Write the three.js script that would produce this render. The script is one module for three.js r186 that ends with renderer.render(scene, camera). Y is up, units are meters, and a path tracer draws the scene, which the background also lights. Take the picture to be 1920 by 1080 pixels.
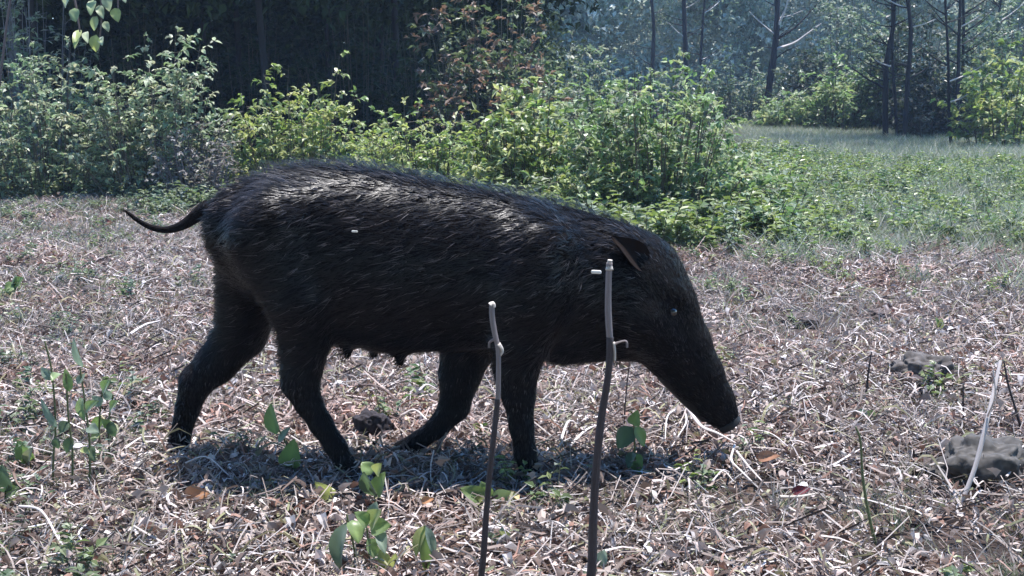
import * as THREE from 'three';
import { Sky } from 'three/addons/objects/Sky.js';
import { MarchingCubes } from 'three/addons/objects/MarchingCubes.js';
import { mergeGeometries, mergeVertices } from 'three/addons/utils/BufferGeometryUtils.js';
import { createNoise2D, createNoise3D } from 'simplex-noise';

// ---------------------------------------------------------------- camera, sky, sun, exposure
const scene = new THREE.Scene();
const F = 2318, PITCH = 9.55 * Math.PI / 180, EYE = new THREE.Vector3(0, 0.95, 0);
const camera = new THREE.PerspectiveCamera(2 * Math.atan(540 / F) * 180 / Math.PI, 16 / 9, 0.05, 600);
camera.position.copy(EYE);
camera.rotation.x = -PITCH;
const SUN_EL = 69 * Math.PI / 180, SUN_AZ = 24 * Math.PI / 180;      // high, behind the animal and a little to the right
const sunDir = new THREE.Vector3(Math.sin(SUN_AZ) * Math.cos(SUN_EL), Math.sin(SUN_EL), -Math.cos(SUN_AZ) * Math.cos(SUN_EL));
const sky = new Sky();
sky.name = 'sky'; sky.scale.setScalar(500); sky.userData.kind = 'structure';
sky.material.uniforms.sunPosition.value.copy(sunDir);
sky.material.uniforms.turbidity.value = 2.5;
sky.material.uniforms.rayleigh.value = 1.9;
sky.material.uniforms.mieCoefficient.value = 0.004;
scene.add(sky);
scene.environmentIntensity = 0.1;
const sun = new THREE.DirectionalLight(new THREE.Color(1.0, 0.955, 0.92), 4.8);
sun.name = 'sun';
sun.position.copy(sunDir).multiplyScalar(60); sun.target.position.set(0, 0, -10);
sun.castShadow = true; sun.shadow.mapSize.set(4096, 4096);
Object.assign(sun.shadow.camera, { left: -30, right: 30, top: 30, bottom: -30, near: 1, far: 150 });
scene.add(sun, sun.target);
const renderer = new THREE.WebGLRenderer({ antialias: true });
renderer.toneMapping = THREE.LinearToneMapping;
renderer.toneMappingExposure = 2.12;
renderer.shadowMap.enabled = true;
scene.fog = new THREE.FogExp2(new THREE.Color(0.5, 0.68, 1.0), 0.0016);

// ---------------------------------------------------------------- helpers
let seed = 20240611;
const rnd = () => { seed = (seed + 0x6d2b79f5) | 0; let t = Math.imul(seed ^ (seed >>> 15), 1 | seed); t = (t + Math.imul(t ^ (t >>> 7), 61 | t)) ^ t; return ((t ^ (t >>> 14)) >>> 0) / 4294967296; };
const reseed = (n) => { seed = n; };
const rr = (a, b) => a + (b - a) * rnd();
const gauss = () => (rnd() + rnd() + rnd() + rnd() - 2) * 0.866 * 1.2;
const pick = (a) => a[Math.floor(rnd() * a.length)];
const n2 = createNoise2D(rnd), n3 = createNoise3D(rnd);
const V = (x, y, z) => new THREE.Vector3(x, y, z);
const clamp = THREE.MathUtils.clamp, lerp = THREE.MathUtils.lerp, smooth = THREE.MathUtils.smoothstep;
// surveying the photograph: the point seen at a pixel, at a given distance in front of the camera, or on the ground
const ray = (px, py) => { const u = (540 - py) / F; return V((px - 960) / F, -Math.sin(PITCH) + Math.cos(PITCH) * u, -Math.cos(PITCH) - Math.sin(PITCH) * u); };
const P = (px, py, z) => { const d = ray(px, py); return d.multiplyScalar(z / d.z).add(EYE); };
const G = (px, py) => { const d = ray(px, py); const g = d.multiplyScalar(-EYE.y / d.y).add(EYE); g.y = land(g.x, g.z); return g; };
const scaleAt = (p) => (Math.cos(PITCH) * -p.z + Math.sin(PITCH) * (EYE.y - p.y)) / F;   // metres per photograph pixel
function land(x, z) {
  const near = smooth(-z, 3.6, 7);
  return n2(x * 0.35, z * 0.35) * 0.05 * near + n2(x * 1.7 + 9, z * 1.7) * 0.016 + n2(x * 6 + 3, z * 6) * 0.011;
}
// how far the green herbs and grass have taken over from the mown litter (0 litter, 1 green)
function green(x, z) {
  const d = -z, px = 960 + (x / d) * F;
  const line = px > 640 ? lerp(7.6, 6.6, clamp((px - 640) / 1280, 0, 1)) : lerp(10.2, 8.6, clamp(px / 640, 0, 1));
  return smooth(d + n2(x * 0.7, z * 0.7) * 0.9 + n2(x * 2.3, z * 2.3) * 0.7, line - 1.5, line + 1.5);
}
// worn and rooted-up places where the soil shows, read off the photograph: pixel, half width, half depth in metres
const BARE = [[1420, 965, 0.16, 0.07], [1740, 1010, 0.3, 0.1], [440, 780, 0.13, 0.12], [1560, 600, 0.42, 0.3], [230, 790, 0.12, 0.2], [1480, 900, 0.16, 0.12], [170, 545, 0.2, 0.18], [900, 860, 0.2, 0.06], [1330, 930, 0.14, 0.06], [640, 745, 0.12, 0.1], [1780, 905, 0.16, 0.1], [30, 1060, 0.12, 0.06]].map(([px, py, a, b]) => { const d = ray(px, py), g = d.multiplyScalar(-EYE.y / d.y); return [g.x, g.z, a + 0.09, b + 0.09]; });
function bareAt(x, z) { let m = 0; for (const [cx, cz, a, b] of BARE) m = Math.max(m, 1 - Math.hypot((x - cx) / a, (z - cz) / b) + n2(x * 9, z * 9) * 0.3); return clamp(m * 1.6, 0, 1); }
const used = new Map();
function named(name) { const n = used.get(name) ?? 0; used.set(name, n + 1); return n ? name + '_' + String(n).padStart(3, '0') : name; }
function place(o, name, label, category, group) {
  o.name = named(name); o.userData.label = label; o.userData.category = category;
  if (group) o.userData.group = group;
  scene.add(o); return o;
}
function thing(name, label, category, p, group) { const g = new THREE.Group(); g.position.copy(p); return place(g, name, label, category, group); }
function part(name, geometry, material, parent, kind) {
  const m = new THREE.Mesh(geometry, material); m.name = name; m.castShadow = m.receiveShadow = true;
  if (kind) m.userData.kind = kind;
  parent.add(m); return m;
}
const C = (r, g, b) => [r, g, b];
const tint = (c, s, hue = 0) => [c[0] * s * (1 + hue), c[1] * s, c[2] * s * (1 - hue)];

// triangle soup with a colour for every piece
class Soup {
  constructor() { this.p = []; this.c = []; }
  tri(a, b, c, col) { this.p.push(a.x, a.y, a.z, b.x, b.y, b.z, c.x, c.y, c.z); for (let i = 0; i < 3; i++) this.c.push(col[0], col[1], col[2]); }
  quad(a, b, c, d, col) { this.tri(a, b, c, col); this.tri(a, c, d, col); }
  build() {
    const g = new THREE.BufferGeometry();
    g.setAttribute('position', new THREE.Float32BufferAttribute(this.p, 3));
    g.setAttribute('color', new THREE.Float32BufferAttribute(this.c, 3));
    g.computeVertexNormals(); return g;
  }
  // leaf: folded along its midrib; six triangles when `fine`
  leaf(p, dir, nrm, len, wid, col, fold = 0.25, fine = false) {
    const side = V().crossVectors(dir, nrm).normalize(), up = V().crossVectors(side, dir).normalize();
    const at = (t, s, h) => V().copy(p).addScaledVector(dir, t * len).addScaledVector(side, s * wid).addScaledVector(up, h * wid);
    if (!fine) {
      const b = at(0, 0, 0), t = at(1, 0, -0.25), l = at(0.42, -0.5, fold), r = at(0.42, 0.5, fold);
      this.tri(b, r, t, col); this.tri(b, t, l, col);
      return;
    }
    const b = at(0, 0, 0), m = at(0.5, 0, 0), t = at(1, 0, -0.5);
    const l1 = at(0.25, -0.46, fold), r1 = at(0.25, 0.46, fold), l2 = at(0.66, -0.38, fold * 0.6), r2 = at(0.66, 0.38, fold * 0.6);
    this.tri(b, r1, m, col); this.tri(b, m, l1, col); this.quad(m, r1, r2, t, col); this.quad(m, t, l2, l1, col);
  }
  // strip: a flat curved ribbon through points
  strip(pts, wid, nrm, col, taper = 0.4) {
    for (let i = 0; i < pts.length - 1; i++) {
      const d = V().subVectors(pts[i + 1], pts[i]), s = V().crossVectors(d, nrm).normalize();
      const w0 = wid * lerp(1, taper, i / (pts.length - 1)) / 2, w1 = wid * lerp(1, taper, (i + 1) / (pts.length - 1)) / 2;
      const a = pts[i], b = pts[i + 1];
      this.quad(V().copy(a).addScaledVector(s, -w0), V().copy(a).addScaledVector(s, w0), V().copy(b).addScaledVector(s, w1), V().copy(b).addScaledVector(s, -w1), col);
    }
  }
  // rod: three-sided stick through points
  rod(pts, r0, r1, col, sides = 3) {
    const ring = (i) => {
      const d = V().subVectors(pts[Math.min(i + 1, pts.length - 1)], pts[Math.max(i - 1, 0)]).normalize();
      const a = V().crossVectors(d, Math.abs(d.y) < 0.9 ? V(0, 1, 0) : V(1, 0, 0)).normalize(), b = V().crossVectors(d, a);
      const r = lerp(r0, r1, i / (pts.length - 1)), out = [];
      for (let k = 0; k < sides; k++) { const f = k / sides * Math.PI * 2; out.push(V().copy(pts[i]).addScaledVector(a, Math.cos(f) * r).addScaledVector(b, Math.sin(f) * r)); }
      return out;
    };
    let A = ring(0);
    for (let i = 1; i < pts.length; i++) { const B = ring(i); for (let k = 0; k < sides; k++) { const j = (k + 1) % sides; this.quad(A[k], A[j], B[j], B[k], col); } A = B; }
  }
}
// round limb through points with a radius for each, smooth-shaded, knobbly by `rough`
function limb(points, radii, sides = 8, rough = 0, per = 6) {
  const curve = new THREE.CatmullRomCurve3(points, false, 'centripetal'), n = Math.max(2, (points.length - 1) * per), pos = [], idx = [], uv = [];
  let prevA = null;
  for (let i = 0; i <= n; i++) {
    const t = i / n, c = curve.getPoint(t), d = curve.getTangent(t), f = t * (radii.length - 1), k = Math.min(radii.length - 2, Math.floor(f)), r = lerp(radii[k], radii[k + 1], f - k);
    let a = prevA ? V().copy(prevA).addScaledVector(d, -prevA.dot(d)).normalize() : V().crossVectors(d, Math.abs(d.y) < 0.9 ? V(0, 1, 0) : V(1, 0, 0)).normalize();
    prevA = a; const b = V().crossVectors(d, a);
    for (let s = 0; s <= sides; s++) {
      const w = s / sides * Math.PI * 2, q = r * (1 + rough * n3(c.x * 9 + Math.cos(w) * 2, c.y * 9, c.z * 9 + Math.sin(w) * 2));
      pos.push(c.x + (a.x * Math.cos(w) + b.x * Math.sin(w)) * q, c.y + (a.y * Math.cos(w) + b.y * Math.sin(w)) * q, c.z + (a.z * Math.cos(w) + b.z * Math.sin(w)) * q);
      uv.push(s / sides, t);
    }
  }
  const w = sides + 1;
  for (let i = 0; i < n; i++) for (let s = 0; s < sides; s++) { const A = i * w + s; idx.push(A, A + 1, A + w, A + 1, A + w + 1, A + w); }
  for (const [row, flip] of [[0, 1], [n, 0]]) {
    const ci = pos.length / 3, c = curve.getPoint(row / n); pos.push(c.x, c.y, c.z); uv.push(0.5, row / n);
    for (let s = 0; s < sides; s++) flip ? idx.push(ci, row * w + s + 1, row * w + s) : idx.push(ci, row * w + s, row * w + s + 1);
  }
  const g = new THREE.BufferGeometry();
  g.setAttribute('position', new THREE.Float32BufferAttribute(pos, 3)); g.setAttribute('uv', new THREE.Float32BufferAttribute(uv, 2)); g.setIndex(idx); g.computeVertexNormals();
  return g;
}
const local = (g, p) => g.translate(-p.x, -p.y, -p.z);

// ---------------------------------------------------------------- materials
function noiseTexture(size, fn, srgb) {
  const data = new Uint8Array(size * size * 4);
  for (let y = 0; y < size; y++) for (let x = 0; x < size; x++) { const c = fn(x / size, y / size), i = (y * size + x) * 4; data[i] = clamp(c[0] * 255, 0, 255); data[i + 1] = clamp(c[1] * 255, 0, 255); data[i + 2] = clamp(c[2] * 255, 0, 255); data[i + 3] = 255; }
  const t = new THREE.DataTexture(data, size, size); t.magFilter = THREE.LinearFilter; t.minFilter = THREE.LinearMipmapLinearFilter; t.wrapS = t.wrapT = THREE.RepeatWrapping;
  if (srgb) t.colorSpace = THREE.SRGBColorSpace; t.needsUpdate = true; return t;
}
// noise that repeats over the unit square
const tile = (u, v, f, o = 0) => { const a = u * Math.PI * 2, b = v * Math.PI * 2, R = f / 6.283; return 0.5 * (n3(Math.cos(a) * R + o, Math.sin(a) * R, Math.cos(b) * R + Math.sin(b) * R * 0.7) + n3(Math.cos(b) * R, Math.sin(b) * R + o, Math.sin(a) * R - Math.cos(a) * R * 0.7)); };
const soilMap = noiseTexture(512, (u, v) => { const k = 0.62 + 0.3 * tile(u, v, 9) + 0.3 * tile(u, v, 40, 5) + 0.25 * tile(u, v, 120, 9); return [k, k * 0.93, k * 0.9]; }, true);
const soilBump = noiseTexture(512, (u, v) => { const k = 0.5 + 0.3 * tile(u, v, 20, 2) + 0.25 * tile(u, v, 70, 7); return [k, k, k]; });
const M = {
  soil: new THREE.MeshStandardMaterial({ vertexColors: true, map: soilMap, bumpMap: soilBump, bumpScale: 0.02, roughness: 1 }),
  dry: new THREE.MeshPhysicalMaterial({ vertexColors: true, roughness: 1, clearcoat: 0.25, clearcoatRoughness: 0.45, transmission: 0.18, side: THREE.DoubleSide }),
  leaf: new THREE.MeshPhysicalMaterial({ vertexColors: true, roughness: 1, clearcoat: 0.8, clearcoatRoughness: 0.36, transmission: 0.5, side: THREE.DoubleSide }),
  grass: new THREE.MeshPhysicalMaterial({ vertexColors: true, roughness: 1, clearcoat: 0.3, clearcoatRoughness: 0.45, transmission: 0.35, side: THREE.DoubleSide }),
  matteLeaf: new THREE.MeshPhysicalMaterial({ vertexColors: true, roughness: 1, specularIntensity: 0.4, transmission: 0.25, side: THREE.DoubleSide }),
  bark: new THREE.MeshStandardMaterial({ color: new THREE.Color(0.035, 0.03, 0.03), roughness: 0.95, bumpMap: soilBump, bumpScale: 0.01 }),
  paleBark: new THREE.MeshStandardMaterial({ color: new THREE.Color(0.62, 0.57, 0.55), roughness: 0.85, bumpMap: soilBump, bumpScale: 0.004 }),
  twig: new THREE.MeshStandardMaterial({ color: new THREE.Color(0.55, 0.49, 0.47), roughness: 0.8 }),
  twigBrown: new THREE.MeshStandardMaterial({ color: new THREE.Color(0.12, 0.085, 0.075), roughness: 0.85 }),
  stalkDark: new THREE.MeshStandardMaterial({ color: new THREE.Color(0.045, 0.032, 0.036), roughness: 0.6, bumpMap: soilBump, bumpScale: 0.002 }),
  stalkPale: new THREE.MeshStandardMaterial({ color: new THREE.Color(0.26, 0.22, 0.22), roughness: 0.75, bumpMap: soilBump, bumpScale: 0.002 }),
  pith: new THREE.MeshStandardMaterial({ color: new THREE.Color(0.5, 0.45, 0.4), roughness: 0.9 }),
  greenStem: new THREE.MeshStandardMaterial({ color: new THREE.Color(0.11, 0.13, 0.055), roughness: 0.7 }),
  rock: new THREE.MeshStandardMaterial({ vertexColors: true, roughness: 0.95 }),
  hide: new THREE.MeshPhysicalMaterial({ vertexColors: true, roughness: 0.85, specularIntensity: 0.15, bumpMap: soilBump, bumpScale: 0.003 }),
  bristle: new THREE.MeshPhysicalMaterial({ vertexColors: true, roughness: 0.36, specularIntensity: 0.42, side: THREE.DoubleSide }),
  horn: new THREE.MeshStandardMaterial({ color: new THREE.Color(0.01, 0.0085, 0.009), roughness: 0.65 }),
  eye: new THREE.MeshPhysicalMaterial({ color: new THREE.Color(0.008, 0.006, 0.005), roughness: 0.12, clearcoat: 1 }),
  nose: new THREE.MeshPhysicalMaterial({ color: new THREE.Color(0.008, 0.0065, 0.007), roughness: 0.7 }),
  flake: new THREE.MeshStandardMaterial({ color: new THREE.Color(0.8, 0.78, 0.74), roughness: 0.8, side: THREE.DoubleSide }),
};

// ---------------------------------------------------------------- ground
{
  const nu = 260, nv = 340, pos = [], col = [], uv = [], idx = [];
  for (let j = 0; j <= nv; j++) for (let i = 0; i <= nu; i++) {
    const t = j / nv, z = 4 - (t < 0.7 ? 18 * t / 0.7 : 18 + Math.pow((t - 0.7) / 0.3, 2.4) * 110), x = (i / nu * 2 - 1) * (3 + Math.max(0, -z) * 0.62 + Math.max(0, -z - 14) * 0.5);
    pos.push(x, land(x, z) - 0.006, z); uv.push(x * 0.9, z * 0.9);
    const g = green(x, z), m = 0.5 + 0.5 * n2(x * 1.3 + 40, z * 1.3), s = [lerp(0.16, 0.25, m), lerp(0.125, 0.18, m), lerp(0.11, 0.14, m)], h = [0.14, 0.16, 0.085], w = 1 - 0.55 * bareAt(x, z);
    col.push(lerp(s[0] * w, h[0], g), lerp(s[1] * w, h[1], g), lerp(s[2] * w, h[2], g));
  }
  for (let j = 0; j < nv; j++) for (let i = 0; i < nu; i++) { const a = j * (nu + 1) + i; idx.push(a, a + 1, a + nu + 1, a + 1, a + nu + 2, a + nu + 1); }
  const g = new THREE.BufferGeometry();
  g.setAttribute('position', new THREE.Float32BufferAttribute(pos, 3)); g.setAttribute('color', new THREE.Float32BufferAttribute(col, 3)); g.setAttribute('uv', new THREE.Float32BufferAttribute(uv, 2)); g.setIndex(idx); g.computeVertexNormals();
  const m = part('ground', g, M.soil, scene, 'structure'); m.userData.label = 'bare brown soil of the clearing under the litter and grass';
}

// ---------------------------------------------------------------- litter, herbs and grass (nobody could count them)
function scatter(geos, material, parent, name, spots) {
  // spots: [x, y, z, turn, scale, r, g, b] dealt over the variants
  geos.forEach((g, k) => {
    const mine = spots.filter((_, i) => i % geos.length === k), im = new THREE.InstancedMesh(g, material, mine.length), m = new THREE.Matrix4(), q = new THREE.Quaternion(), c = new THREE.Color();
    im.name = name; im.userData.kind = 'stuff'; im.castShadow = im.receiveShadow = true;
    mine.forEach((s, i) => { q.setFromEuler(new THREE.Euler(s[8] ?? 0, s[3], s[9] ?? 0)); m.compose(V(s[0], s[1], s[2]), q, V(s[4], s[4], s[4])); im.setMatrixAt(i, m); im.setColorAt(i, c.setRGB(s[5], s[6], s[7])); });
    parent.add(im);
  });
}
function stuff(name, label) { const g = new THREE.Group(); g.name = name; g.userData = { kind: 'stuff', label }; scene.add(g); return g; }
const DRY = [C(0.6, 0.53, 0.5), C(0.45, 0.375, 0.345), C(0.31, 0.255, 0.225), C(0.19, 0.142, 0.12), C(0.11, 0.08, 0.07), C(0.25, 0.145, 0.11), C(0.46, 0.43, 0.42), C(0.64, 0.6, 0.58), C(0.28, 0.27, 0.16), C(0.09, 0.06, 0.055), C(0.2, 0.21, 0.11)];
function litterPatch(n, R) {
  const s = new Soup();
  for (let i = 0; i < n; i++) {
    const a = rnd() * 6.283, r = Math.sqrt(rnd()) * R, x = Math.cos(a) * r, z = Math.sin(a) * r, kind = rnd(), col = tint(pick(DRY), rr(0.7, 1.2), rr(-0.04, 0.05)), turn = rnd() * 6.283;
    const tilt = gauss() * 0.55, d = V(Math.cos(turn) * Math.cos(tilt), Math.sin(tilt), Math.sin(turn) * Math.cos(tilt)), y = rr(0.002, 0.036) + Math.abs(tilt) * 0.02;
    const nr = V(gauss() * 0.8, 1, gauss() * 0.8).normalize();
    if (kind < 0.46) {
      const L = rnd() < 0.16 ? rr(0.07, 0.14) : rr(0.015, 0.06), curl = rr(-1.1, 1.1), bow = rr(-0.5, 0.9), side = V().crossVectors(d, nr).normalize(), pts = [0, 0.25, 0.5, 0.75, 1].map((t) => V(x, y, z).addScaledVector(d, (t - 0.5) * L).addScaledVector(side, curl * L * (t - t * t) + rr(-0.02, 0.02) * L).addScaledVector(nr, bow * L * (t - t * t)));
      s.strip(pts, rr(0.002, 0.0065), nr, col, 0.5);
    } else if (kind < 0.86) {
      s.leaf(V(x, y, z), d, nr, rr(0.01, 0.036), rr(0.006, 0.018), tint(DRY[Math.floor(rr(1, 6.99)) % 7 + (rnd() < 0.12 ? 4 : 0)] ?? DRY[2], rr(0.7, 1.25), rr(-0.03, 0.05)), rr(-0.2, 1.1), true);
    } else {
      const L = rr(0.04, 0.14), k = V(gauss(), gauss() * 0.4, gauss()).multiplyScalar(L * 0.1);
      s.rod([V(x, y, z).addScaledVector(d, -L / 2), V(x, y + 0.003, z).add(k), V(x, y, z).addScaledVector(d, L / 2)], rr(0.0012, 0.0028), 0.001, tint(pick([DRY[0], DRY[2], DRY[4], DRY[6]]), rr(0.7, 1.1)));
    }
  }
  return s.build();
}
const inFrame = (x, z, margin = 1.12) => { const w = (-z) * 960 / F * margin + 0.25; return Math.abs(x) < w; };
reseed(11);
{
  const patches = []; for (let i = 0; i < 10; i++) patches.push(litterPatch(76, 0.17));
  const spots = [];
  const lay = (d0, d1, per) => {
    const n = Math.round(per * ((d1 * d1 - d0 * d0) * 0.415 * 1.15 + 2.4 * (d1 - d0)));
    for (let i = 0; i < n; i++) {
      const d = Math.sqrt(rr(d0 * d0, d1 * d1)), x = rr(-1, 1) * (d * 0.415 * 1.15 + 1.2), z = -d, g = green(x, z);
      if (rnd() < g * 0.9) continue;
      const bare = n2(x * 1.1 + 70, z * 1.1), red = n2(x * 0.9 + 17, z * 0.9 - 5), pale = n2(x * 0.6 - 31, z * 0.6 + 8) * 0.18 + 1;
      if ((bare > 0.5 && rnd() < 0.5) || rnd() < bareAt(x, z) * 0.92) continue;
      const w = red > 0.25 ? (red - 0.25) * 0.5 : 0;
      spots.push([x, land(x, z), z, rnd() * 6.283, rr(0.8, 1.25), pale * 1.0, pale * (0.98 - w * 0.45), pale * (0.98 - w * 0.6)]);
    }
  };
  lay(1.5, 4.2, 120); lay(4.2, 7, 70); lay(7, 12, 34);
  scatter(patches, M.dry, stuff('dead_leaf_litter', 'mown dry grass and curled dead leaves covering the ground'), 'litter_scraps', spots);
}
// dry upright stubble and straw that stands out of the litter
reseed(12);
{
  const tuft = () => {
    const s = new Soup();
    for (let i = 0; i < 9; i++) {
      const a = rnd() * 6.283, L = rr(0.04, 0.13), lean = rr(0.3, 1.1), d = V(Math.cos(a) * lean, 1, Math.sin(a) * lean).normalize(), o = V(gauss() * 0.03, 0, gauss() * 0.03), k = V(gauss(), -0.6, gauss()).multiplyScalar(L * 0.35);
      s.strip([0, 0.35, 0.7, 1].map((t) => V().copy(o).addScaledVector(d, L * t).addScaledVector(k, t * t)), rr(0.0025, 0.005), V(gauss(), 0.3, 1).normalize(), tint(pick([DRY[0], DRY[1], DRY[2], DRY[6], DRY[8]]), rr(0.7, 1.15)), 0.3);
    }
    return s.build();
  };
  const spots = [];
  for (let i = 0; i < 12000; i++) { const d = Math.sqrt(rr(2.2, 110)), x = rr(-1, 1) * (d * 0.48 + 1.2), z = -d; if (rnd() < green(x, z) * 0.7 || n2(x * 0.8 + 5, z * 0.8) < -0.35) continue; const v = rr(0.75, 1.1); spots.push([x, land(x, z), z, rnd() * 6.283, rr(0.6, 1.2), v, v * 0.97, v * 0.94]); }
  scatter([0, 1, 2, 3, 4, 5].map(tuft), M.dry, stuff('dry_grass_stubble', 'short dry grass stubble standing out of the litter'), 'stubble_blades', spots);
}
// small green sprouts: low herbs thick where the green takes over, thin in the litter
reseed(13);
const HERB = [C(0.16, 0.24, 0.06), C(0.2, 0.27, 0.06), C(0.11, 0.19, 0.06), C(0.24, 0.29, 0.09), C(0.13, 0.2, 0.09)];
{
  const herb = (h, n) => {
    const s = new Soup();
    for (let k = 0; k < 5; k++) {
      const a = rnd() * 6.283, L = h * rr(0.6, 1.2), o = V(gauss() * 0.06, 0, gauss() * 0.06), d = V(Math.cos(a) * 0.45, 1, Math.sin(a) * 0.45).normalize(), col = tint(pick(HERB), rr(0.8, 1.15), rr(-0.08, 0.1));
      s.rod([o, V().copy(o).addScaledVector(d, L)], 0.0022, 0.0012, [0.12, 0.13, 0.06]);
      for (let i = 0; i < n; i++) {
        const t = rr(0.25, 1), w = rnd() * 6.283, ld = V(Math.cos(w), rr(-0.2, 0.6), Math.sin(w)).normalize();
        s.leaf(V().copy(o).addScaledVector(d, L * t), ld, V(gauss() * 0.5, 1, gauss() * 0.5).normalize(), rr(0.02, 0.05), rr(0.012, 0.026), tint(col, rr(0.8, 1.2)), 0.2, rnd() < 0.4);
      }
    }
    return s.build();
  };
  const spots = [];
  for (let i = 0; i < 20000; i++) {
    const d = Math.sqrt(rr(4, 200)), x = rr(-1, 1) * (d * 0.47 + 1.2), z = -d, g = green(x, z), px = 960 + x / d * F;
    const meadow = smooth(px, 1350, 1650) * 0.75;
    const want = g * (1 - meadow) * (px > 620 && px < 1480 ? 1.8 : 1) + 0.025 + Math.max(0, n2(x * 1.2 + 3, z * 1.2 + 44) - 0.45) * 0.25 + smooth(-px, -300, 0) * 0.28;
    if (rnd() > want) continue;
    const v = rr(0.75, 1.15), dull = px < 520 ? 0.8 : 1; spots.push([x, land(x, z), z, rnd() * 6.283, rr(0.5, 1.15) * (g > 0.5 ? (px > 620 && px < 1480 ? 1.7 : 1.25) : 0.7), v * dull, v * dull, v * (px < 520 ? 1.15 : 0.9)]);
  }
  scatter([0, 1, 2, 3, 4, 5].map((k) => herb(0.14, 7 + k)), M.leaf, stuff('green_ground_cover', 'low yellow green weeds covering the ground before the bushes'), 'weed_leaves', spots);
}
reseed(14);
{
  const tuft = (h) => {
    const s = new Soup();
    for (let i = 0; i < 26; i++) {
      const a = rnd() * 6.283, L = h * rr(0.5, 1.15), lean = rr(0.1, 0.75), d = V(Math.cos(a) * lean, 1, Math.sin(a) * lean).normalize(), o = V(gauss() * 0.07, 0, gauss() * 0.07), k = V(Math.cos(a), -0.8, Math.sin(a)).multiplyScalar(L * rr(0.05, 0.4));
      s.strip([0, 0.4, 0.75, 1].map((t) => V().copy(o).addScaledVector(d, L * t).addScaledVector(k, t * t)), rr(0.003, 0.0065), V(gauss(), 0.3, gauss() + 0.6).normalize(), tint(pick([C(0.34, 0.38, 0.24), C(0.27, 0.33, 0.18), C(0.55, 0.53, 0.46), C(0.47, 0.43, 0.36), C(0.22, 0.29, 0.15), C(0.3, 0.36, 0.24)]), rr(0.75, 1.15)), 0.15);
    }
    return s.build();
  };
  const spots = [];
  for (let i = 0; i < 46000; i++) {
    const d = Math.sqrt(rr(30, 900)), x = rr(-0.2, 1) * (d * 0.47 + 0.3), z = -d, px = 960 + x / d * F, g = green(x, z);
    if (px < 1280 && d < 13) continue;
    if (rnd() > g * smooth(px + n2(x, z) * 90, 1340, 1500)) continue;
    const v = rr(0.7, 1.25); spots.push([x, land(x, z), z, rnd() * 6.283, rr(0.6, 1.2), v, v, v]);
  }
  scatter([0.13, 0.16, 0.12, 0.19, 0.15].map(tuft), M.grass, stuff('meadow_grass', 'pale green meadow grass running back to the right hand trees'), 'grass_blades', spots);
  const low = [];
  for (let i = 0; i < 16000; i++) {
    const d = Math.sqrt(rr(3, 130)), x = rr(-1, 1) * (d * 0.47 + 1.2), z = -d, px = 960 + x / d * F, g = green(x, z);
    const want = 0.1 + Math.max(0, n2(x * 0.9 + 13, z * 0.9 - 7)) * 0.45 + smooth(-px, -600, 0) * 0.4 + g * 0.5;
    if (rnd() > want) continue;
    const v = rr(0.7, 1.1), dry = rnd() < 0.4; low.push([x, land(x, z), z, rnd() * 6.283, rr(0.28, 0.6), v * (dry ? 1.15 : 0.8), v * (dry ? 0.98 : 0.85), v * (dry ? 0.95 : 0.8)]);
  }
  scatter([0.13, 0.16, 0.12].map(tuft), M.grass, stuff('short_grass', 'sparse short grey green grass growing through the litter'), 'short_grass_blades', low);
}

// ---------------------------------------------------------------- bushes, trees and the wood behind
const PAL = {
  lime: [C(0.25, 0.34, 0.07), C(0.32, 0.38, 0.1), C(0.16, 0.25, 0.055), C(0.4, 0.44, 0.17)],
  mid: [C(0.16, 0.26, 0.08), C(0.21, 0.31, 0.1), C(0.11, 0.19, 0.06), C(0.32, 0.38, 0.17)],
  dull: [C(0.24, 0.33, 0.17), C(0.31, 0.38, 0.21), C(0.16, 0.24, 0.11), C(0.42, 0.46, 0.3)],
  grey: [C(0.24, 0.22, 0.2), C(0.17, 0.17, 0.12), C(0.3, 0.27, 0.25), C(0.13, 0.15, 0.08)],
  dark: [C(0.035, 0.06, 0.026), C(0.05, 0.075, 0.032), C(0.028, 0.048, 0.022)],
  haze: [C(0.32, 0.4, 0.28), C(0.42, 0.48, 0.38), C(0.2, 0.28, 0.18), C(0.55, 0.58, 0.5)],  // far leaves lightened in colour to stand in for sunlit haze
  red: [C(0.12, 0.17, 0.06), C(0.2, 0.12, 0.07), C(0.15, 0.19, 0.07), C(0.24, 0.14, 0.09), C(0.1, 0.15, 0.06)],
  far: [C(0.15, 0.22, 0.11), C(0.2, 0.27, 0.15), C(0.1, 0.16, 0.08), C(0.32, 0.36, 0.25)],
};
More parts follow.
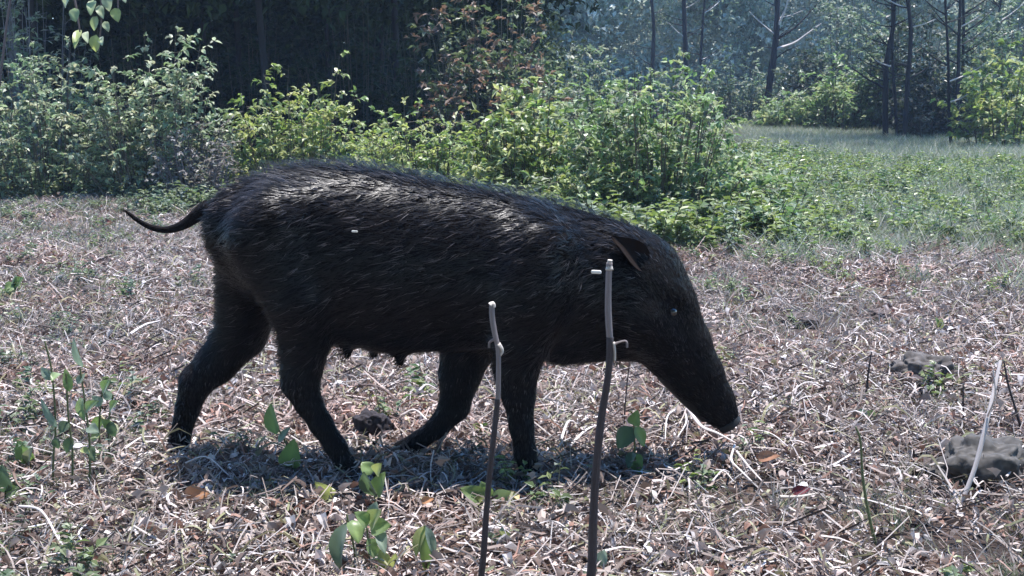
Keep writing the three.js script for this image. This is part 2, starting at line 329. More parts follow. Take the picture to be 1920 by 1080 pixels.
// bush of many leafy stems: base point, width, height, depth
function bush(name, label, category, base, w, h, dep, o) {
  const t = thing(name, label, category, base, o.group), wood = new Soup(), fol = new Soup(), pal = PAL[o.pal], stems = o.stems, L = o.leaf;
  for (let i = 0; i < stems; i++) {
    const a = rr(-1, 1), b = rr(-1, 1), dome = Math.sqrt(Math.max(0.12, 1 - 0.62 * a * a - 0.4 * b * b)) * (o.shape ? o.shape(a) : 1), top = h * dome * (rnd() < 0.12 ? rr(0.95, 1.22) : rr(0.5, 1));
    const foot = V(a * w * 0.3, -0.03, b * dep * 0.3), tip = V(a * w * 0.5 + gauss() * w * 0.04, top, b * dep * 0.5), mid = V().lerpVectors(foot, tip, 0.55).add(V(gauss() * 0.05, top * 0.14, gauss() * 0.05));
    const curve = new THREE.QuadraticBezierCurve3(foot, mid, tip), pts = [0, 0.25, 0.5, 0.75, 1].map((q) => curve.getPoint(q));
    wood.rod(pts, rr(0.004, 0.009) * (o.wood ?? 1), 0.0015, tint(o.bark ?? [0.13, 0.11, 0.08], rr(0.7, 1.2)));
    for (let k = 0; k < o.twigs; k++) {
      const q = rr(o.low ?? 0.06, 1), p = curve.getPoint(q), az = rnd() * 6.283, tw = V(Math.cos(az), rr(-0.2, 0.8), Math.sin(az)).normalize(), tl = rr(0.05, 0.2) * (o.spread ?? 1), col = tint(pick(pal), rr(0.8, 1.2), rr(-0.06, 0.08));
      wood.rod([p, V().copy(p).addScaledVector(tw, tl)], 0.0022 * (o.wood ?? 1), 0.001, o.bark ?? [0.13, 0.11, 0.08]);
      for (let j = 0; j < o.leaves; j++) {
        const lp = V().copy(p).addScaledVector(tw, tl * rr(0.15, 1.05)), ld = V(tw.x + gauss() * 0.8, tw.y + gauss() * 0.7 - 0.25, tw.z + gauss() * 0.8).normalize();
        fol.leaf(lp, ld, V(gauss() * 0.6, 1, gauss() * 0.6).normalize(), L * rr(0.6, 1.3), L * rr(0.4, 0.75), tint(col, rr(0.75, 1.25)), rr(0, 0.35), o.fine && rnd() < 0.6);
      }
    }
  }
  part('stems', wood.build(), M.dry, t, 'stuff');
  part('foliage', fol.build(), o.matte ? M.matteLeaf : M.leaf, t, 'stuff');
  return t;
}
const bushAt = (name, label, category, px, py, halfPx, topPy, dep, o) => {
  const b = G(px, py), s = scaleAt(b), top = P(px, topPy, b.z);
  return bush(name, label, category, b, halfPx * 2.15 * s, (top.y - b.y) * 1.12, dep, o);
};
reseed(21);
bushAt('weedy_bush', 'dull green weedy bush at the left edge before the dark grove', 'bush', 95, 372, 150, 120, 1.2, { pal: 'dull', stems: 95, twigs: 9, leaves: 6, leaf: 0.055, fine: true });
bushAt('climber_bush', 'tall pale green bush rising to a leafy point before the dark grove', 'bush', 300, 378, 130, 118, 0.9, { pal: 'dull', stems: 80, twigs: 9, leaves: 6, leaf: 0.055, fine: true, shape: (a) => 1 + 0.32 * smooth(a, 0.05, 0.6) * (1 - smooth(a, 0.7, 0.95)) });
bushAt('dry_bush', 'greyish half dry bush with purple twigs behind the tail', 'bush', 375, 385, 80, 235, 0.6, { pal: 'grey', stems: 60, twigs: 8, leaves: 4, leaf: 0.04, bark: [0.2, 0.17, 0.17], wood: 1.2 });
bushAt('leafy_bush', 'yellow green leafy bush right above the rump', 'bush', 575, 372, 150, 158, 1.1, { pal: 'lime', stems: 95, twigs: 9, leaves: 6, leaf: 0.055, fine: true });
bushAt('low_bush', 'low bright green bush above the middle of the back', 'bush', 800, 385, 150, 235, 1.0, { pal: 'lime', stems: 85, twigs: 8, leaves: 6, leaf: 0.05, fine: true });
bushAt('upright_bush', 'upright lime green bush with broad leaves above the shoulders', 'bush', 985, 400, 95, 190, 0.8, { pal: 'lime', stems: 75, twigs: 9, leaves: 6, leaf: 0.065, fine: true, shape: (a) => 1 + 0.15 * smooth(-a, -0.2, 0.5) });
bushAt('spreading_bush', 'large spreading green bush above the head, reaching the meadow', 'bush', 1235, 422, 185, 165, 1.3, { pal: 'mid', stems: 130, twigs: 9, leaves: 6, leaf: 0.055, fine: true, shape: (a) => 1.12 - 0.45 * smooth(a, 0.2, 1) });
bushAt('yellow_bush', 'small yellow green bush at the foot of the spreading bush', 'bush', 1130, 425, 90, 300, 0.7, { pal: 'lime', stems: 55, twigs: 8, leaves: 6, leaf: 0.05, fine: true });
bushAt('fading_bush', 'thin low bush at the meadow edge right of the spreading bush', 'bush', 1390, 408, 70, 300, 0.6, { pal: 'mid', stems: 45, twigs: 7, leaves: 5, leaf: 0.045, fine: true });
bushAt('reddish_bush', 'loose bush with reddish leaves at the right edge of the dark grove', 'bush', 920, 330, 120, -60, 1.6, { pal: 'red', stems: 75, twigs: 10, leaves: 6, leaf: 0.075 });
bushAt('feathery_bush', 'soft feathery green bush left of the hazy trees', 'bush', 1075, 308, 85, 60, 1.4, { pal: 'far', stems: 60, twigs: 10, leaves: 7, leaf: 0.06 });
bushAt('sapling_bush', 'pale dull bush low behind the upright lime bush', 'bush', 1060, 345, 80, 190, 0.9, { pal: 'dull', stems: 55, twigs: 8, leaves: 6, leaf: 0.055 });

// trees: a limbed trunk, and a crown of leaf clumps that begins above or inside the frame
function crown(cx, cy, cz, rx, ry, rz, clumps, per, leaf, pal, shell = 0.55, cr = 0.45) {
  const s = new Soup();
  for (let i = 0; i < clumps; i++) {
    let v; do v = V(rr(-1, 1), rr(-1, 1), rr(-1, 1)); while (v.lengthSq() > 1 || v.lengthSq() < shell * shell * rnd());
    const c = V(cx + v.x * rx, cy + v.y * ry, cz + v.z * rz), col = tint(pick(pal), rr(0.8, 1.2), rr(-0.06, 0.06)), r = cr * rr(0.6, 1.3);
    for (let j = 0; j < per; j++) {
      const p = V(c.x + gauss() * r, c.y + gauss() * r * 0.7, c.z + gauss() * r);
      s.leaf(p, V(gauss(), gauss() * 0.6 - 0.3, gauss()).normalize(), V(gauss() * 0.6, 1, gauss() * 0.6).normalize(), leaf * rr(0.6, 1.3), leaf * rr(0.4, 0.8), tint(col, rr(0.75, 1.25)), rr(0, 0.3));
    }
  }
  return s.build();
}
function tree(name, label, base, trunkPts, r0, r1, o) {
  const t = thing(name, label, 'tree', base, o.group);
  const pts = trunkPts.map((p) => V().copy(p).sub(base)); pts[0].y -= 0.1;
  const tr = part('trunk', limb(pts, pts.map((_, i) => lerp(r0, r1, i / (pts.length - 1))), 8, 0.18, 4), o.barkMat ?? M.bark, t);
  for (const [mat, lp, a, b] of o.limbs ?? []) part('branch', limb(lp.map((p) => V().copy(p).sub(base)), [a, b], 6, 0.15, 4), mat, t);
  const top = pts[pts.length - 1];
  for (let i = 0; i < (o.boughs ?? 4); i++) {
    const q = rr(0.5, 1), p = V().lerpVectors(pts[pts.length - 2], top, q), az = rnd() * 6.283, l = o.rx * rr(0.5, 0.9);
    part('branch', limb([p, V(p.x + Math.cos(az) * l * 0.5, p.y + l * 0.25, p.z + Math.sin(az) * l * 0.5), V(p.x + Math.cos(az) * l, p.y + l * 0.6, p.z + Math.sin(az) * l)], [r1 * 0.7, r1 * 0.4, r1 * 0.15], 6, 0.1, 3), o.barkMat ?? M.bark, t);
  }
  part('crown', crown(top.x, o.cy, top.z, o.rx, o.ry, o.rx, o.clumps, o.per, o.leaf, PAL[o.pal], o.shell, o.cr), o.pal === 'dark' ? M.matteLeaf : M.leaf, t, 'stuff');
  return t;
}
reseed(31);
// the dark grove: dense low crowns, their undersides just above the frame
const grove = [
  [-5.7, -14.6, 'leftmost trunk in the dark grove, behind the tall pale bush'], [-3.3, -15.3, 'dark trunk in the middle of the shaded grove'], [-1.35, -15.0, 'dark trunk at the right side of the shaded grove'],
  [-4.4, -18.2, 'shade tree deep in the middle of the dark grove'], [-7.3, -17.3, 'shade tree deep behind the left edge bush'], [-1.9, -18.8, 'shade tree deep at the right of the dark grove'], [-0.3, -17.2, 'dense tree behind the reddish bush'],
  [-4.7, -12.7, 'added foremost shade tree behind the yellow green leafy bush'], [-2.5, -12.9, 'added foremost shade tree behind the low bright bush'], [-7.0, -13.4, 'added foremost shade tree behind the left edge bush'],  // these foremost trees are added to keep front sky out of the grove
  [-6.2, -21.0, 'rearmost shade tree on the left of the grove'], [-3.2, -21.8, 'rearmost shade tree in the middle of the grove'],
];
for (const [x, z, label] of grove) {
  const b = V(x, land(x, z), z), lean = gauss() * 0.2;
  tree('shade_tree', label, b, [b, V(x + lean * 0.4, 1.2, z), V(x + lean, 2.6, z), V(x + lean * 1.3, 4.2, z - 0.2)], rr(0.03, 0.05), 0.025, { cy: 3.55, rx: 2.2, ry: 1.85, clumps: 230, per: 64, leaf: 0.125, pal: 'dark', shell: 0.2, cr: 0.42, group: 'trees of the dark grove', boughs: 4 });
}
// unseen trees added behind the camera to keep the low sky off shaded sides
for (const [x, z, label] of [[0.1, 0.75, 'added tree that carries the camera'], [-3.4, 2.2, 'added tree left behind the camera'], [3.6, 2.0, 'tree right behind the camera'], [-1.2, 5.2, 'added farther tree behind the camera'], [2.4, 5.6, 'added farther tree right behind the camera'], [-6.8, 1.2, 'added outer left tree behind the camera'], [7.0, 0.8, 'added outer right tree behind the camera']]) {
  const b = V(x, land(x, z), z);
  tree('edge_tree', label, b, [b, V(x, 1.4, z + 0.05), V(x, 3, z + 0.1), V(x, 4.8, z + 0.2)], 0.17, 0.08, { cy: 3.7, rx: 2.1, ry: 2.6, clumps: 150, per: 40, leaf: 0.17, pal: 'dark', shell: 0.2, cr: 0.42, group: 'added trees behind the camera', boughs: 3 });
}
// sparse leaves hanging in the grove's shade, a few of them touched by the sun
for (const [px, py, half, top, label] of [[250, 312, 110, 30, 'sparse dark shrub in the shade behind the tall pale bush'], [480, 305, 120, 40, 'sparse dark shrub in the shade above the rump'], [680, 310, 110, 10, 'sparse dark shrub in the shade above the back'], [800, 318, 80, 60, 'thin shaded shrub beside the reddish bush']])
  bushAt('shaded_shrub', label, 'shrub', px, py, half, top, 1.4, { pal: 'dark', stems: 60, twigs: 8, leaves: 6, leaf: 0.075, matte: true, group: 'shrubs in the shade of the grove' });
{ // thicket that closes the grove at the back
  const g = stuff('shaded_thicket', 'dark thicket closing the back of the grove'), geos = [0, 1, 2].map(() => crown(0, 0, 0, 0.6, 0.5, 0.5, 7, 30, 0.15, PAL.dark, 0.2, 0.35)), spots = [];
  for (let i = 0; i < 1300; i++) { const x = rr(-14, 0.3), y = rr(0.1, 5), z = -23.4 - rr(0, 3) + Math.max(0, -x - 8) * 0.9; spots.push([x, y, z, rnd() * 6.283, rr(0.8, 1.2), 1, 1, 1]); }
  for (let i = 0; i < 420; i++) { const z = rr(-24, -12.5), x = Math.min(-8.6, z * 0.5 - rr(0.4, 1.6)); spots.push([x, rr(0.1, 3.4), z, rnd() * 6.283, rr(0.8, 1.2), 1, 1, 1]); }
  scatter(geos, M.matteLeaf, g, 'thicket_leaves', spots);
}
// hanging vine with large leaves at the upper left, and the twiggy shrub at the left edge
reseed(33);
bushAt('twiggy_shrub', 'twiggy dim shrub at the upper left edge of the picture', 'shrub', 60, 340, 120, -80, 1.0, { pal: 'dull', stems: 70, twigs: 7, leaves: 4, leaf: 0.06, bark: [0.2, 0.19, 0.19], wood: 1.3 });
{
  const z = -9.6, hook = P(165, -130, z), t = thing('hanging_vine', 'vine with large pale leaves hanging at the upper left', 'vine', V(hook.x, land(hook.x, z), z));
  const lines = [[[-20, 345], [0, 150], [50, -80], [165, -120], [190, 10], [185, 95]], [[165, -120], [215, -50], [222, 30]], [[110, -100], [140, 0], [150, 60]]];
  lines.forEach((l) => part('stem', limb(l.map(([a, b]) => local3(P(a, b, z), t.position)), [0.012, 0.006], 6, 0.1, 5), M.twigBrown, t));
  for (const [a, b, c, d, w] of [[140, 15, 142, 42, 20], [215, 15, 222, 42, 20], [180, 65, 180, 98, 22], [188, 70, 192, 86, 14], [175, 0, 170, 30, 18], [200, -10, 205, 22, 20], [150, 55, 140, 92, 16], [182, 30, 176, 58, 18], [228, -20, 236, 6, 18], [160, 60, 165, 82, 14], [196, 40, 204, 60, 14], [130, -10, 122, 15, 18], [185, 10, 194, 36, 16]])
    broadLeaf(t, P(a, b, z + rr(-0.1, 0.1)), P(c, d, z + rr(0, 0.12)), w * scaleAt(P(a, b, z)), pick([C(0.34, 0.4, 0.22), C(0.26, 0.34, 0.14), C(0.36, 0.42, 0.12)]));
}
function local3(p, o) { return V().copy(p).sub(o); }
// one large leaf of a small plant, from its foot to its tip, `wid` metres wide: a curved blade with a folded midrib
function broadLeaf(parent, a, b, wid, col, curl = 0.15, roll = 0) {
  const A = local3(a, parent.position), B = local3(b, parent.position), d = V().subVectors(B, A), L = d.length(); d.normalize();
  let nrm = V(Math.sin(roll), 0.55, Math.cos(roll)); nrm.addScaledVector(d, -nrm.dot(d)).normalize();
  const s = V().crossVectors(d, nrm), pos = [], colr = [], idx = [], nu = 7, nv = 4;
  for (let i = 0; i <= nu; i++) for (let j = 0; j <= nv; j++) {
    const t = i / nu, e = j / nv * 2 - 1, w = wid * 0.5 * Math.pow(Math.sin(Math.PI * Math.pow(t, 0.72)), 0.8) * (t < 0.001 || t > 0.999 ? 0.05 : 1), h = curl * L * (t - t * t) * 2 + Math.abs(e) * w * 0.35 + Math.sin(t * 9 + e * 3) * wid * 0.03;
    const p = V().copy(A).addScaledVector(d, t * L).addScaledVector(s, e * w).addScaledVector(nrm, h); pos.push(p.x, p.y, p.z);
    const v = (Math.abs(e) < 0.1 ? 1.25 : 1) * (1 + 0.12 * n2(t * 6 + a.x * 9, e * 4)); colr.push(col[0] * v, col[1] * v, col[2] * v);
  }
  for (let i = 0; i < nu; i++) for (let j = 0; j < nv; j++) { const q = i * (nv + 1) + j; idx.push(q, q + 1, q + nv + 1, q + 1, q + nv + 2, q + nv + 1); }
  const g = new THREE.BufferGeometry(); g.setAttribute('position', new THREE.Float32BufferAttribute(pos, 3)); g.setAttribute('color', new THREE.Float32BufferAttribute(colr, 3)); g.setIndex(idx); g.computeVertexNormals();
  return part('leaf', g, M.leaf, parent);
}

// the trees on the right
reseed(41);
function pxTree(name, label, line, wpx, o) {
  const base = G(...line[0]), z = base.z, pts = line.map(([a, b], i) => (i ? P(a, b, z) : base)), s = scaleAt(base), last = pts[pts.length - 1], top = V(last.x + gauss() * 0.3, last.y + (o.up ?? 2.2), z + gauss() * 0.3);
  const limbs = (o.limbPx ?? []).map(([mat, l, w]) => [mat, l.map(([a, b], i) => P(a, b, z + i * 0.1)), w * s * 0.3, w * s * 0.1]);
  for (let i = 0; i < 7; i++) { const q = rr(0.35, 1), f = q * (pts.length - 1), k = Math.min(pts.length - 2, Math.floor(f)), p = V().lerpVectors(pts[k], pts[k + 1], f - k), sd = rnd() < 0.5 ? -1 : 1, l = rr(0.2, 0.6), e = V(p.x + sd * l, p.y + l * rr(0.2, 0.9), p.z + gauss() * 0.4); limbs.push([rnd() < 0.25 ? M.paleBark : M.bark, [p, V().lerpVectors(p, e, 0.5).add(V(0, -0.06 * l, 0)), e], 0.014, 0.004]); }
  return tree(name, label, base, [...pts, top], wpx * s * 0.38, wpx * s * 0.2, { limbs, group: 'trees behind the meadow', cy: last.y + 2.6, rx: 1.6, ry: 1.4, clumps: 26, per: 34, leaf: 0.11, pal: 'far', shell: 0.3, cr: 0.4, boughs: 3, ...o });
}
pxTree('slim_tree', 'leftmost dark slim trunk in the haze right of centre', [[1224, 222], [1222, 150], [1226, 60], [1222, -20]], 12, {});
pxTree('slim_tree', 'dark slim trunk second from the left in the haze', [[1290, 226], [1288, 150], [1284, 60], [1282, -20]], 15, {});
pxTree('thin_tree', 'very thin trunk close right of the second hazy trunk', [[1312, 228], [1313, 130], [1318, 40], [1322, -20]], 7, {});
pxTree('forked_tree', 'forked tree with side branches coloured pale for sunlight at the meadow edge', [[1437, 234], [1440, 180], [1450, 110], [1456, 60], [1457, -20]], 20, {  // sunlight on the side branches is put into their pale bark colour
  limbPx: [[M.paleBark, [[1455, 92], [1490, 80], [1515, 62], [1540, 44]], 10], [M.bark, [[1453, 76], [1490, 52], [1532, 8]], 10], [M.paleBark, [[1454, 66], [1430, 46], [1405, 22]], 6], [M.paleBark, [[1456, 52], [1470, 24], [1481, -12]], 9], [M.bark, [[1446, 118], [1470, 98], [1500, 84]], 5]] });
pxTree('leaning_tree', 'leaning dark tree with a bent top left of the twin trunks', [[1661, 262], [1660, 190], [1663, 110], [1674, 55], [1676, -20]], 16, { limbPx: [[M.bark, [[1660, 165], [1630, 150], [1596, 126]], 9]] });
pxTree('twin_tree', 'dark trunk beside the leaning tree', [[1684, 264], [1678, 180], [1673, 100], [1678, -20]], 9, {});
pxTree('stout_tree', 'short stout dark trunk low beside the leaning tree', [[1696, 266], [1698, 220], [1702, 150], [1708, 60], [1700, -20]], 14, {});
pxTree('cluster_tree', 'nearest thin trunk of the right hand cluster', [[1786, 280], [1779, 200], [1778, 110], [1772, -20]], 9, {});
pxTree('cluster_tree', 'middle thin trunk of the right hand cluster', [[1794, 268], [1796, 170], [1798, 80], [1800, -20]], 11, { limbPx: [[M.bark, [[1797, 150], [1830, 145], [1850, 142]], 5]] });
pxTree('cluster_tree', 'rightmost thin trunk of the right hand cluster', [[1801, 262], [1804, 150], [1807, 60], [1806, -20]], 9, {});
pxTree('slender_tree', 'slender trunk between the cluster and the right edge', [[1862, 250], [1866, 150], [1872, 40], [1880, -20]], 8, {});
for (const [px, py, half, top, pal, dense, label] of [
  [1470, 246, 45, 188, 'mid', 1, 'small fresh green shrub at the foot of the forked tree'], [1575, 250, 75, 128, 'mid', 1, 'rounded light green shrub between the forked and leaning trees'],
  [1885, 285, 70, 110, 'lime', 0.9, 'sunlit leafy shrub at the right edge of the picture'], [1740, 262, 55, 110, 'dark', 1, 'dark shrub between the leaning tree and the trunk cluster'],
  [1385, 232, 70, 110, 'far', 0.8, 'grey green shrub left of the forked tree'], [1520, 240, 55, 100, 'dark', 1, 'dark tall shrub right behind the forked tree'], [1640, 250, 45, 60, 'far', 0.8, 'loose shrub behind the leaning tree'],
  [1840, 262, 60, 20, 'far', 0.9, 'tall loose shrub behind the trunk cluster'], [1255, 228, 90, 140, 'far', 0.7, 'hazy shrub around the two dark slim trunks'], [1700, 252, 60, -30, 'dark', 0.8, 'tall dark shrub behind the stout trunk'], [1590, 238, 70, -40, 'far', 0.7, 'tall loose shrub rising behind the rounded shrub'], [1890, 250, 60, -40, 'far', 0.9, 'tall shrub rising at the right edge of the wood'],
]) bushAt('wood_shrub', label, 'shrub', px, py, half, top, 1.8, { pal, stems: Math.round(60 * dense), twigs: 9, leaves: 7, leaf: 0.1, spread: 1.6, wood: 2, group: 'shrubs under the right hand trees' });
reseed(43);
{ // the wood far behind, one mass
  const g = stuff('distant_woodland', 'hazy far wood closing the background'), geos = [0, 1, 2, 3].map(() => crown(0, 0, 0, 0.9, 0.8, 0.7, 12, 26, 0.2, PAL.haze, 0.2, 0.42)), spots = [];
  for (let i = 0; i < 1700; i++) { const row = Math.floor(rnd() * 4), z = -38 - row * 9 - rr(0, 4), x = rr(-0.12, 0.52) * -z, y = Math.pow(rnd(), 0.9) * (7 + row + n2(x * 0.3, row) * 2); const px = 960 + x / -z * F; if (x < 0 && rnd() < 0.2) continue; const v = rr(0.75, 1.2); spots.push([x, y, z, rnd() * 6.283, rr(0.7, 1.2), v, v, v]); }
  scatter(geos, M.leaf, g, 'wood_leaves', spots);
}

// ---------------------------------------------------------------- wild boar
reseed(51);
{
  const ZC = -2.92, boar = thing('wild_boar', 'black bristly wild pig walking right with its snout down to the ground', 'wild boar', V(P(740, 885, ZC).x, 0, ZC));
  const O = boar.position;
  const J = (px, py, zo, rpx) => { const p = P(px, py, ZC + zo); return { p: p.sub(O), r: rpx * scaleAt(P(px, py, ZC + zo)) }; };
  const chain = (a) => { const out = []; for (let i = 0; i < a.length - 1; i++) out.push([a[i], a[i + 1]]); return out; };
  const j = (l) => l.map((q) => J(...q));
  const torso = chain(j([[470, 428, 0, 86], [560, 452, 0, 138], [650, 478, 0, 164], [750, 496, 0, 164], [850, 502, 0, 151], [950, 510, 0, 140], [1050, 526, 0, 133], [1130, 534, 0, 118], [1180, 545, 0, 108]]));
  const head = chain(j([[1180, 545, 0, 108], [1225, 590, 0, 84], [1268, 650, 0, 64], [1305, 705, 0, 50], [1338, 752, 0, 37], [1354, 775, 0, 30]]));
  const legs = [
    chain(j([[520, 445, 0.07, 90], [566, 560, 0.1, 66], [572, 640, 0.1, 46], [566, 690, 0.1, 38], [563, 718, 0.1, 35], [578, 755, 0.1, 25], [602, 795, 0.1, 21], [630, 838, 0.1, 19], [646, 868, 0.1, 18], [660, 893, 0.1, 17]])),
    chain(j([[490, 440, -0.06, 88], [475, 540, -0.1, 66], [452, 626, -0.1, 47], [405, 682, -0.1, 38], [368, 716, -0.1, 31], [352, 765, -0.1, 22], [337, 820, -0.1, 19], [326, 852, -0.1, 18]])),
    chain(j([[1000, 540, 0.08, 88], [975, 640, 0.1, 56], [968, 690, 0.1, 43], [972, 740, 0.1, 31], [978, 800, 0.1, 22], [985, 850, 0.1, 20], [996, 896, 0.1, 19]])),
    chain(j([[930, 545, -0.08, 84], [880, 640, -0.1, 54], [863, 700, -0.1, 40], [852, 762, -0.1, 28], [822, 800, -0.1, 20], [786, 826, -0.1, 17], [752, 842, -0.1, 16]])),
  ];
  const extra = [
    [J(548, 408, 0.095, 52), J(590, 395, 0.09, 36), 0.05],                        // hip bone
    [J(1020, 470, 0.1, 62), J(1000, 560, 0.11, 60), 0.05],                        // shoulder
    [J(1205, 600, 0.075, 46), J(1240, 640, 0.06, 34), 0.04],                      // cheek
    [J(1242, 545, 0.062, 24), J(1262, 556, 0.058, 20), 0.03],                     // brow
    [J(1242, 545, -0.062, 24), J(1262, 556, -0.058, 20), 0.03],
    [J(652, 632, 0.03, 13), J(652, 664, 0.035, 7), 0.02], [J(751, 645, 0.03, 13), J(750, 680, 0.035, 7), 0.02], [J(700, 640, -0.05, 11), J(702, 664, -0.05, 7), 0.02],   // teats
    [J(1160, 640, 0, 30), J(1060, 640, 0, 40), 0.06],                             // throat
  ];
  const cone = (x, y, z, A, B, sz) => {
    const ax = A.p.x, ay = A.p.y, az = A.p.z, bx = B.p.x - ax, by = B.p.y - ay, bz = (B.p.z - az) / sz, dx = x - ax, dy = y - ay, dz = (z - az) / sz, l = bx * bx + by * by + bz * bz, t = Math.max(0, Math.min(1, (dx * bx + dy * by + dz * bz) / l));
    const qx = dx - bx * t, qy = dy - by * t, qz = dz - bz * t; return Math.sqrt(qx * qx + qy * qy + qz * qz) - (A.r + (B.r - A.r) * t);
  };
  const smin = (a, b, k) => { const h = Math.max(k - Math.abs(a - b), 0) / k; return Math.min(a, b) - h * h * k * 0.25; };
  const sdf = (x, y, z) => {
    let d = 9; for (const [A, B] of torso) d = smin(d, cone(x, y, z, A, B, 0.76), 0.03);
    let h = 9; for (const [A, B] of head) h = smin(h, cone(x, y, z, A, B, 0.8), 0.02);
    d = smin(d, h, 0.03);
    for (const l of legs) { let q = 9; for (const [A, B] of l) q = smin(q, cone(x, y, z, A, B, 1), 0.012); d = smin(d, q, 0.035); }
    for (const [A, B, k] of extra) d = smin(d, cone(x, y, z, A, B, 1), k);
    return d;
  };
  const lo = V(P(360, 885, ZC).x - O.x - 0.1, -0.03, -0.27), hi = V(P(1390, 885, ZC).x - O.x + 0.1, 0.86, 0.27), N = 132, mid = V().addVectors(lo, hi).multiplyScalar(0.5), half = V().subVectors(hi, lo).multiplyScalar(0.5);
  const mc = new MarchingCubes(N, M.hide, false, false, 200000); mc.isolation = 0;
  const H = N / 2, at = (i, c) => mid.getComponent(c) + half.getComponent(c) * (i - H) / H, B = 4, diag = Math.hypot(half.x, half.y, half.z) / H * B * 0.75 + 0.02;
  for (let k = 0; k < N; k += B) for (let q = 0; q < N; q += B) for (let i = 0; i < N; i += B) {
    const d0 = sdf(at(i + 1.5, 0), at(q + 1.5, 1), at(k + 1.5, 2)), far = Math.abs(d0) > diag;
    for (let c = 0; c < B; c++) for (let b = 0; b < B; b++) for (let a = 0; a < B; a++) mc.field[i + a + (q + b) * N + (k + c) * N * N] = far ? -d0 : -sdf(at(i + a, 0), at(q + b, 1), at(k + c, 2));
  }
  mc.update();
  let raw = new THREE.BufferGeometry(); raw.setAttribute('position', new THREE.Float32BufferAttribute(mc.positionArray.slice(0, mc.count * 3), 3)); raw = mergeVertices(raw, 1e-5);
  const grad = (p) => { const e = 0.003; return V(sdf(p.x + e, p.y, p.z) - sdf(p.x - e, p.y, p.z), sdf(p.x, p.y + e, p.z) - sdf(p.x, p.y - e, p.z), sdf(p.x, p.y, p.z + e) - sdf(p.x, p.y, p.z - e)).multiplyScalar(1 / (2 * e)); };
  const pa = raw.attributes.position, nor = new Float32Array(pa.count * 3);
  for (let i = 0; i < pa.count; i++) {
    const p = V(mid.x + half.x * pa.getX(i), mid.y + half.y * pa.getY(i), mid.z + half.z * pa.getZ(i));
    let g; for (let k = 0; k < 2; k++) { g = grad(p); p.addScaledVector(g, -sdf(p.x, p.y, p.z) / Math.max(0.2, g.lengthSq())); }
    g.normalize(); pa.setXYZ(i, p.x, p.y, p.z); nor[i * 3] = g.x; nor[i * 3 + 1] = g.y; nor[i * 3 + 2] = g.z;
  }
  raw.setAttribute('normal', new THREE.BufferAttribute(nor, 3));
  const bodyUv = (g) => { const p = g.attributes.position, u = []; for (let i = 0; i < p.count; i++) u.push(p.getX(i) * 3, p.getY(i) * 3 + p.getZ(i)); g.setAttribute('uv', new THREE.Float32BufferAttribute(u, 2)); return g; };
  const tail = limb(j([[392, 392, 0, 0], [372, 402, 0, 0], [345, 421, 0, 0], [312, 431, 0, 0], [280, 425, 0, 0], [255, 411, 0, 0], [240, 399, 0, 0]]).map((q) => q.p), [19, 13, 9.5, 6.5, 5, 4, 3].map((r) => r * 0.00131), 10, 0, 5);
  const body = mergeGeometries([bodyUv(raw), bodyUv(tail)].map((g) => { const c = g.toNonIndexed ? g : g; return c; }));
  {
    const p = body.attributes.position, c = []; for (let i = 0; i < p.count; i++) { const v = 1 + 0.35 * n3(p.getX(i) * 14, p.getY(i) * 14, p.getZ(i) * 14); c.push(0.006 * v, 0.005 * v, 0.0055 * v); }
    body.setAttribute('color', new THREE.Float32BufferAttribute(c, 3));
  }
  part('body', body, M.hide, boar);
  // bristles, growing towards the tail on the trunk, down the legs, up the snout on the head
  const hs = new Soup(), idx = raw.index.array, cum = []; let area = 0; const a = V(), b = V(), c = V(), e1 = V(), e2 = V();
  for (let i = 0; i < idx.length; i += 3) { a.fromBufferAttribute(pa, idx[i]); b.fromBufferAttribute(pa, idx[i + 1]); c.fromBufferAttribute(pa, idx[i + 2]); area += e1.subVectors(b, a).cross(e2.subVectors(c, a)).length() / 2; cum.push(area); }
  const headX = J(1190, 500, 0, 0).p.x, HAIR = [C(0.007, 0.006, 0.0068), C(0.009, 0.0076, 0.0084), C(0.014, 0.012, 0.0128), C(0.085, 0.076, 0.08), C(0.006, 0.0052, 0.0055), C(0.013, 0.01, 0.0095), C(0.008, 0.007, 0.0075)];
  for (let n = 0; n < 62000; n++) {
    const want = rnd() * area; let l = 0, r = cum.length - 1; while (l < r) { const m = (l + r) >> 1; if (cum[m] < want) l = m + 1; else r = m; }
    let u = rnd(), v = rnd(); if (u + v > 1) { u = 1 - u; v = 1 - v; }
    const i0 = idx[l * 3], i1 = idx[l * 3 + 1], i2 = idx[l * 3 + 2], p = V().fromBufferAttribute(pa, i0).multiplyScalar(1 - u - v).addScaledVector(b.fromBufferAttribute(pa, i1), u).addScaledVector(c.fromBufferAttribute(pa, i2), v);
    const nr = V().fromArray(nor, i0 * 3).multiplyScalar(1 - u - v).addScaledVector(b.fromArray(nor, i1 * 3), u).addScaledVector(c.fromArray(nor, i2 * 3), v).normalize();
    const leg = smooth(-p.y, -0.34, -0.24), hd = smooth(p.x, headX - 0.08, headX + 0.06), ridge = smooth(nr.y, 0.82, 0.98) * (1 - hd * 0.4);
    const flow = V(-1, -0.3, 0).multiplyScalar((1 - leg) * (1 - hd)).addScaledVector(V(-0.1, -1, 0), leg * (1 - hd)).addScaledVector(V(-0.65, 0.75, 0), hd);
    const kx = n3(p.x * 38, p.y * 38, p.z * 38 + 9), ky = n3(p.x * 38 + 31, p.y * 38, p.z * 38), kl = n3(p.x * 22 + 7, p.y * 55, p.z * 40); flow.x += kx * 0.3 + gauss() * 0.2; flow.y += ky * 0.5 + gauss() * 0.28; flow.z += kx * 0.35 + gauss() * 0.28; flow.addScaledVector(nr, -flow.dot(nr)).normalize();
